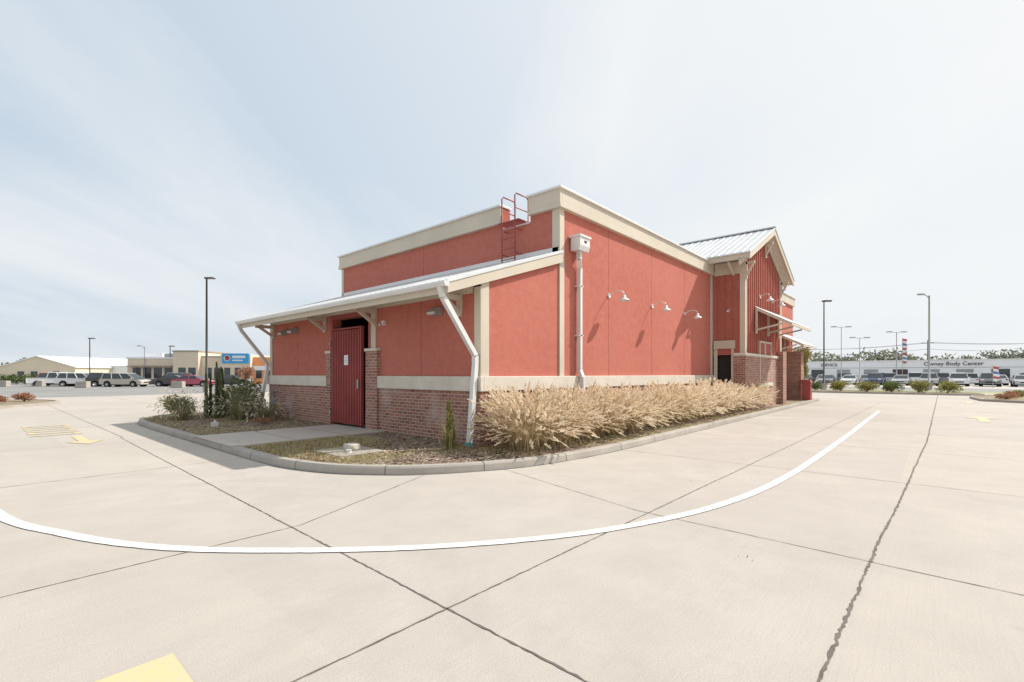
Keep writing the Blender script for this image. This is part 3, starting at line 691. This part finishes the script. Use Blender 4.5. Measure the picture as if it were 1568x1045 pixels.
# ------------------------------------------------------------------ cars
def car(x,yv,rot,kind,col):
    key='carpaint_%d_%d_%d'%tuple(int(c*100) for c in col)
    if key not in M: M[key]=painted(key,col,.25,.03,1,spec=.6); M[key].node_tree.nodes['Principled BSDF'].inputs['Coat Weight'].default_value=.6
    mb=MB()
    if kind=='sedan': Lh=2.35;W=.9;prof=[(-Lh,.32),(-Lh,.72),(-2.2,.93),(-1.5,.99),(1.05,.97),(2.0,.80),(Lh,.62),(Lh,.3)];cab=[(-1.75,.97),(1.15,.95),(.35,1.42),(-1.0,1.44)]
    elif kind=='suv': Lh=2.4;W=.95;prof=[(-Lh,.38),(-Lh,1.0),(-2.3,1.08),(1.1,1.06),(2.15,.98),(Lh,.78),(Lh,.36)];cab=[(-2.3,1.07),(1.25,1.05),(.5,1.70),(-2.0,1.74)]
    elif kind=='van': Lh=2.5;W=.96;prof=[(-Lh,.32),(-Lh,.95),(-2.4,1.02),(1.3,1.0),(2.2,.85),(Lh,.62),(Lh,.3)];cab=[(-2.4,1.0),(1.75,.98),(.75,1.66),(-2.2,1.70)]
    else: Lh=2.8;W=.97;prof=[(-Lh,.45),(-Lh,1.12),(-.9,1.12),(-.88,1.10),(1.3,1.12),(2.6,1.04),(Lh,.85),(Lh,.42)];cab=[(-.9,1.1),(1.5,1.1),(.9,1.78),(-.75,1.80)]
    n=len(prof); V=[];F=[]
    lay=[(-W,.05),(-W-.02,0),(W+.02,0),(W,.05)]
    cz=.65
    for yy,ins in lay:
        for (a,b_) in prof: V.append((a*(1-ins*.6),yy*(1-ins*.3),cz+(b_-cz)*(1-ins)))
    for l in range(3):
        for i in range(n): q=(i+1)%n; F.append((l*n+i,(l+1)*n+i,(l+1)*n+q,l*n+q))
    F.append(tuple(range(n))); F.append(tuple(range(3*n,4*n))[::-1])
    mb.raw(V,F,key)
    wb,wt=W-.06,W-.24
    c=cab
    P=[(c[0][0],-wb,c[0][1]),(c[1][0],-wb,c[1][1]),(c[2][0],-wt,c[2][1]),(c[3][0],-wt,c[3][1])]; Q=[(p[0],-p[1],p[2]) for p in P]
    mb.raw(P+Q,[(0,1,2,3),(7,6,5,4),(1,5,6,2),(0,3,7,4)],'glass')
    mb.prism([(c[3][0]-.04,-wt-.01,c[3][1]-.01),(c[2][0]+.04,-wt-.01,c[2][1]-.01),(c[2][0]-.12,-wt+.06,c[2][1]+.05),(c[3][0]+.12,-wt+.06,c[3][1]+.05)],(0,2*wt-.1,0),key)
    for s_ in (-1,1):
        def PT(t,u):
            xb=c[0][0]+(c[1][0]-c[0][0])*t; zb=c[0][1]; xt=c[3][0]+(c[2][0]-c[3][0])*t; zt=c[3][1]+(c[2][1]-c[3][1])*t
            return (xb+(xt-xb)*u,s_*(wb+(wt-wb)*u+.008),zb+(zt-zb)*u)
        for t in ((.02,.5,.97) if kind in('sedan','truck') else (.02,.33,.64,.97)): mb.strut(PT(t,-.03),PT(t,1.0),.07,.05,key)
        for wx in (-Lh*.62,Lh*.62):
            mb.tube([(wx,s_*(W-.3),.36),(wx,s_*(W+.026),.36)],.41,'rubber',18); 
            mb.tube([(wx,s_*(W-.1),.33),(wx,s_*(W+.045),.33)],.33,'rubber',18); mb.tube([(wx,s_*(W),.33),(wx,s_*(W+.055),.33)],.20,'steel',12)
        mb.box(Lh-.25,Lh+.012,min(s_*(W-.38),s_*(W-.06)),max(s_*(W-.38),s_*(W-.06)),.68 if kind in('sedan','van') else .8,.80 if kind in('sedan','van') else .95,'paper')
        mb.box(-Lh-.012,-Lh+.2,min(s_*(W-.3),s_*(W-.04)),max(s_*(W-.3),s_*(W-.04)),.75,.9,'redtrim')
        mb.box(c[1][0]-.45,c[1][0]-.3,min(s_*W,s_*(W+.17)),max(s_*W,s_*(W+.17)),c[1][1]+.02,c[1][1]+.16,key)
    mb.box(Lh-.1,Lh+.015,-.45,.45,.5,.64,'rubber'); mb.box(-2,2,-W+.1,W-.1,.2,.4,'rubber')
    if kind=='truck': mb.box(-Lh+.1,-1.0,-W+.12,W-.12,1.0,1.125,'dmetal')
    return mb.obj('parked_car',loc=(x,yv,0),rot=rot)
WH=(.75,.75,.74);SV=(.45,.45,.45);BK=(.04,.04,.045);BE=(.50,.46,.39);RD=(.45,.07,.12);BL=(.07,.10,.2);GY=(.18,.18,.19)
ra=A-math.pi/2
for (lat,dep,a,kind,col) in ((-60,63,.5,'truck',WH),(-56,62,.3,'suv',WH),(-52.5,62.5,.5,'suv',BK),(-48.6,60,.05,'van',BE),(-45.2,66,.5,'suv',GY),(-43.8,62,.2,'sedan',BK),(-40.6,61,.1,'sedan',RD),(-37.6,64,.3,'sedan',BK),(-62.5,66,.6,'suv',RD)):
    x,yv=S(lat,dep); car(x,yv,ra+a,kind,col)
cols=[WH,SV,BK,GY,WH,BL,SV,SV,WH,GY,SV,WH,RD]
for i in range(16):
    car(80+U(-.3,.3),14-i*2.95,math.pi+U(-.05,.05),random.choice(['sedan','suv','sedan','suv','truck']),cols[i%13])
for i in range(16):
    car(90+U(-.3,.3),16-i*3.0,0,random.choice(['sedan','suv','van','truck']),cols[(i*5+2)%13])
for (lat,dep) in ((-61,61.5),(-49.5,55),(-38.5,55),(-64,60)):
    x,yv=S(lat,dep); m=MB(); m.prism([(-.7,-.35,0),(.7,-.35,0),(.6,-.25,.75),(-.6,-.25,.75)],(0,.6,0),'kerb'); m.obj('concrete_barrier',loc=(x,yv,0),rot=ra,bevel=.04)

# ------------------------------------------------------------------ distant buildings
M['bTan']=painted('tan_render',(.74,.63,.49),.85,.06,.3); M['bWhite']=painted('white_cladding',(.82,.83,.84),.6,.04,.2); M['bBlue']=painted('blue_sign',(.05,.38,.74),.5,.05); M['bOrange']=painted('orange_render',(.82,.34,.15),.7,.05)
M['bBrown']=painted('brown_roof',(.36,.30,.25),.8,.1)
def placed(mb,name,lat,dep,rot=0,**k):
    x,yv=S(lat,dep); return mb.obj(name,loc=(x,yv,0),rot=ra+rot,**k)
b=MB()
b.box(0,7.4,0,12,0,4.0,'bTan'); b.box(-.1,7.5,-.1,12,4.0,4.25,'bWhite'); b.box(.6,4,2,8,4.25,5.0,'bWhite'); b.box(4.6,6.8,1.5,6,4.25,4.9,'grey')
b.box(7.4,11.2,-.8,12,0,5.1,'bTan'); b.box(7.3,11.3,-.9,12,5.1,5.3,'bBrown')
b.box(11.2,14.4,0,12,0,4.3,'bTan'); b.box(11.2,14.4,-.1,12,4.3,4.45,'bBrown')
b.box(14.4,19.0,-.5,12,0,4.7,'bTan'); b.box(14.7,18.8,-.62,-.505,3.3,4.85,'bBlue')
b.tube([(15.5,-.622,4.1),(15.5,-.68,4.1)],.5,'paper',18); b.tube([(15.5,-.681,4.1),(15.5,-.70,4.1)],.36,'redtrim',18)
b.box(16.3,18.3,-.66,-.622,4.1,4.5,'paper'); b.box(16.3,17.9,-.66,-.622,3.65,3.85,'paper')
b.box(19.0,22.2,.3,10,0,4.3,'bOrange'); b.box(19.0,22.2,.2,.295,2.2,2.9,'bWhite')
for x in (.8,2.4,4.0,5.6): b.box(x,x+1.2,-.04,-.002,.9,2.6,'glass')
for x in (8.2,9.7): b.box(x,x+1.1,-.84,-.802,.2,2.6,'glass')
for x in (11.8,13.2): b.box(x,x+1.0,-.04,-.002,.9,2.6,'glass')
for x in (15,16.6,18): b.box(x,x+.9,-.54,-.502,.9,2.6,'glass')
for x in (19.5,21): b.box(x,x+.9,.26,.298,.9,2.2,'glass')
b.box(.5,7,-1.0,-.01,2.75,2.9,'bBrown')
placed(b,'shop_building',-60.5,75,.06)
b=MB()
b.prism([(-4,0,0),(13,0,0),(13,0,3.2),(4.5,0,5.6),(-4,0,3.2)],(0,60,0),'bTan')
b.prism([(-4.4,-.3,3.2),(4.5,-.3,5.75),(13.4,-.3,3.2),(13.4,-.3,3.05),(4.5,-.3,5.58),(-4.4,-.3,3.05)],(0,60,0),'bWhite')
b.box(13,30,10,20,0,3.6,'bWhite'); b.prism([(12.6,9.5,3.6),(12.6,20.5,3.6),(12.6,15,5.0)],(18,0,0),'bWhite')
for x in (0,3,8): b.box(x,x+1.5,-.05,-.002,.8,2.2,'glass')
placed(b,'metal_warehouse',-112,108,0)
hd=MB()
for i in range(26):
    leafcloud(hd,(i*.9,U(-.3,.3),.8),(.8,.7,.8),220,'leafG',.14,.3)
placed(hd,'hedge',-84,74,0)
b=MB()
b.box(0,14,-60,18,0,4.35,'bWhite'); b.box(-.15,14.1,-60.2,18.2,4.35,4.55,'white')
b.box(-.05,-.002,-58,17,2.9,2.98,'grey')
for i in range(14): b.box(-.06,-.002,12-i*5,14.5-i*5,.0,2.6,'grey' if i%3 else 'glass')
bo=b.obj('body_shop_building',loc=(124,0,0))
def text(s_,loc,rot,size,mat,parent):
    c=bpy.data.curves.new('letters','FONT'); c.body=s_; c.size=size; c.extrude=.03; c.materials.append(M[mat]); c.align_x='CENTER'
    o=bpy.data.objects.new('lettering',c); scene.collection.objects.link(o); o.location=loc; o.rotation_euler=rot; o.parent=parent
text('Owney Body Center',(-.08,-10.0,3.35),(math.pi/2,0,-math.pi/2),1.05,'dmetal',bo)
text('SERVICE',(-.08,11,3.35),(math.pi/2,0,-math.pi/2),.9,'dmetal',bo)
tl=MB()
def tline(x0,y0_,x1,y1_,n,hmin,hmax,dens_=260,ls=.5):
    for i in range(n):
        t=(i+R())/n; x=x0+(x1-x0)*t; yv=y0_+(y1_-y0_)*t; h=U(hmin,hmax)*(.8+.5*abs(noise.noise(Vector((t*9,1,1)))))
        leafcloud(tl,(x,yv,h*.55),(h*.6,h*.6,h*.45),dens_,'leafFar',ls,.2)
        tl.tube([(x,yv,0),(x,yv,h*.5)],.2,'bark',5)
tline(165,60,158,-80,64,6.2,9.5)
tline(-150,330,120,330,40,7,11,120,1.0)
tline(110,300,170,80,20,7,11,160,.8)
tl.obj('distant_treeline')
pl=MB()
P=[(150,70-i*38) for i in range(5)]
for (x,yv) in P: pl.tube([(x,yv,0),(x,yv,10)],[.16,.1],'bark',6); pl.box(x-.06,x+.06,yv-1.2,yv+1.2,9.2,9.35,'bark')
for a,b_ in zip(P[:-1],P[1:]):
    for off,z in ((-1,9.4),(1,9.4),(0,7.8)):
        pl.tube([(a[0],a[1]+off+(b_[1]-a[1])*t/8,z-1.0*4*(t/8)*(1-t/8)) for t in range(9)],.03,'rubber',4,False)
pl.obj('power_line')

# ------------------------------------------------------------------ light
sd=Vector((.9,-.53,1)).normalized()
sun=bpy.data.lights.new('sun','SUN'); sun.energy=4.9; sun.angle=math.radians(.5); sun.color=(1,.955,.885)
so=bpy.data.objects.new('sun',sun); scene.collection.objects.link(so); so.rotation_euler=sd.to_track_quat('Z','Y').to_euler(); so.location=(20,-20,30)
wd=bpy.data.worlds.new('World'); scene.world=wd; wd.use_nodes=True; nt=wd.node_tree; bg=nt.nodes['Background']
sky=N(nt,'ShaderNodeTexSky',sky_type='NISHITA',sun_disc=False); sky.sun_elevation=math.asin(sd.z); sky.sun_rotation=math.atan2(sd.x,sd.y); sky.air_density=1; sky.dust_density=2.0; sky.ozone_density=1
v=coords(nt,'Generated')
sep=N(nt,'ShaderNodeSeparateXYZ'); L(nt,v,sep.inputs[0])
def mth(op,a,b_=None):
    n=N(nt,'ShaderNodeMath',operation=op)
    for i,q in enumerate((a,b_)):
        if q is None: continue
        if isinstance(q,(int,float)): n.inputs[i].default_value=q
        else: L(nt,q,n.inputs[i])
    return n.outputs[0]
zc=mth('MAXIMUM',sep.outputs[2],0)
zz=mth('ADD',zc,.22)
cmb=N(nt,'ShaderNodeCombineXYZ'); L(nt,mth('DIVIDE',sep.outputs[0],zz),cmb.inputs[0]); L(nt,mth('DIVIDE',sep.outputs[1],zz),cmb.inputs[1])
# wind-drawn cirrus: streaks run along a 35 degree bearing
r1=N(nt,'ShaderNodeMapping'); L(nt,cmb.outputs[0],r1.inputs[0]); r1.inputs['Rotation'].default_value=(0,0,math.radians(-38))
mp=N(nt,'ShaderNodeMapping'); L(nt,r1.outputs[0],mp.inputs[0]); mp.inputs['Scale'].default_value=(.38,1.25,1); mp.inputs['Location'].default_value=(.7,.95,0)
cl=noisen(nt,mp.outputs[0],1.0,6,.52,.5)
cl2=noisen(nt,r1.outputs[0],.55,2,.5)
cf=mth('ADD',mth('MULTIPLY',cl,.7),mth('MULTIPLY',cl2,.3))
cfac=ramp(nt,cf,[(.43,.0),(.52,.38),(.64,.85)])
dot=N(nt,'ShaderNodeVectorMath',operation='DOT_PRODUCT'); L(nt,v,dot.inputs[0]); dot.inputs[1].default_value=tuple(sd)
au=mth('POWER',mth('MAXIMUM',mth('ADD',mth('MULTIPLY',dot.outputs['Value'],.5),.5),0),2.4)
base=mixc(nt,.80,sky.outputs[0],(4.9,6.3,7.8))
hz=mth('MULTIPLY',mth('POWER',mth('SUBTRACT',1,zc),6.0),.8)
base=mixc(nt,hz,base,(7.0,7.5,7.9))
c2=mixc(nt,cfac,base,(8.0,8.3,8.5))
c1=mixc(nt,au,c2,(9.0,9.1,9.1))
L(nt,c1,bg.inputs['Color']); bg.inputs['Strength'].default_value=.106

# ------------------------------------------------------------------ camera
cam=bpy.data.cameras.new('camera'); co=bpy.data.objects.new('camera',cam); scene.collection.objects.link(co)
cam.sensor_width=36; cam.lens=36*730/1568; cam.shift_y=50.5/1568; cam.clip_end=5000; cam.clip_start=.05
co.location=(OX,OY,H); co.rotation_euler=(math.pi/2,0,A-math.pi/2)
scene.camera=co
scene.view_settings.view_transform='Standard'; scene.view_settings.look='None'; scene.view_settings.exposure=0
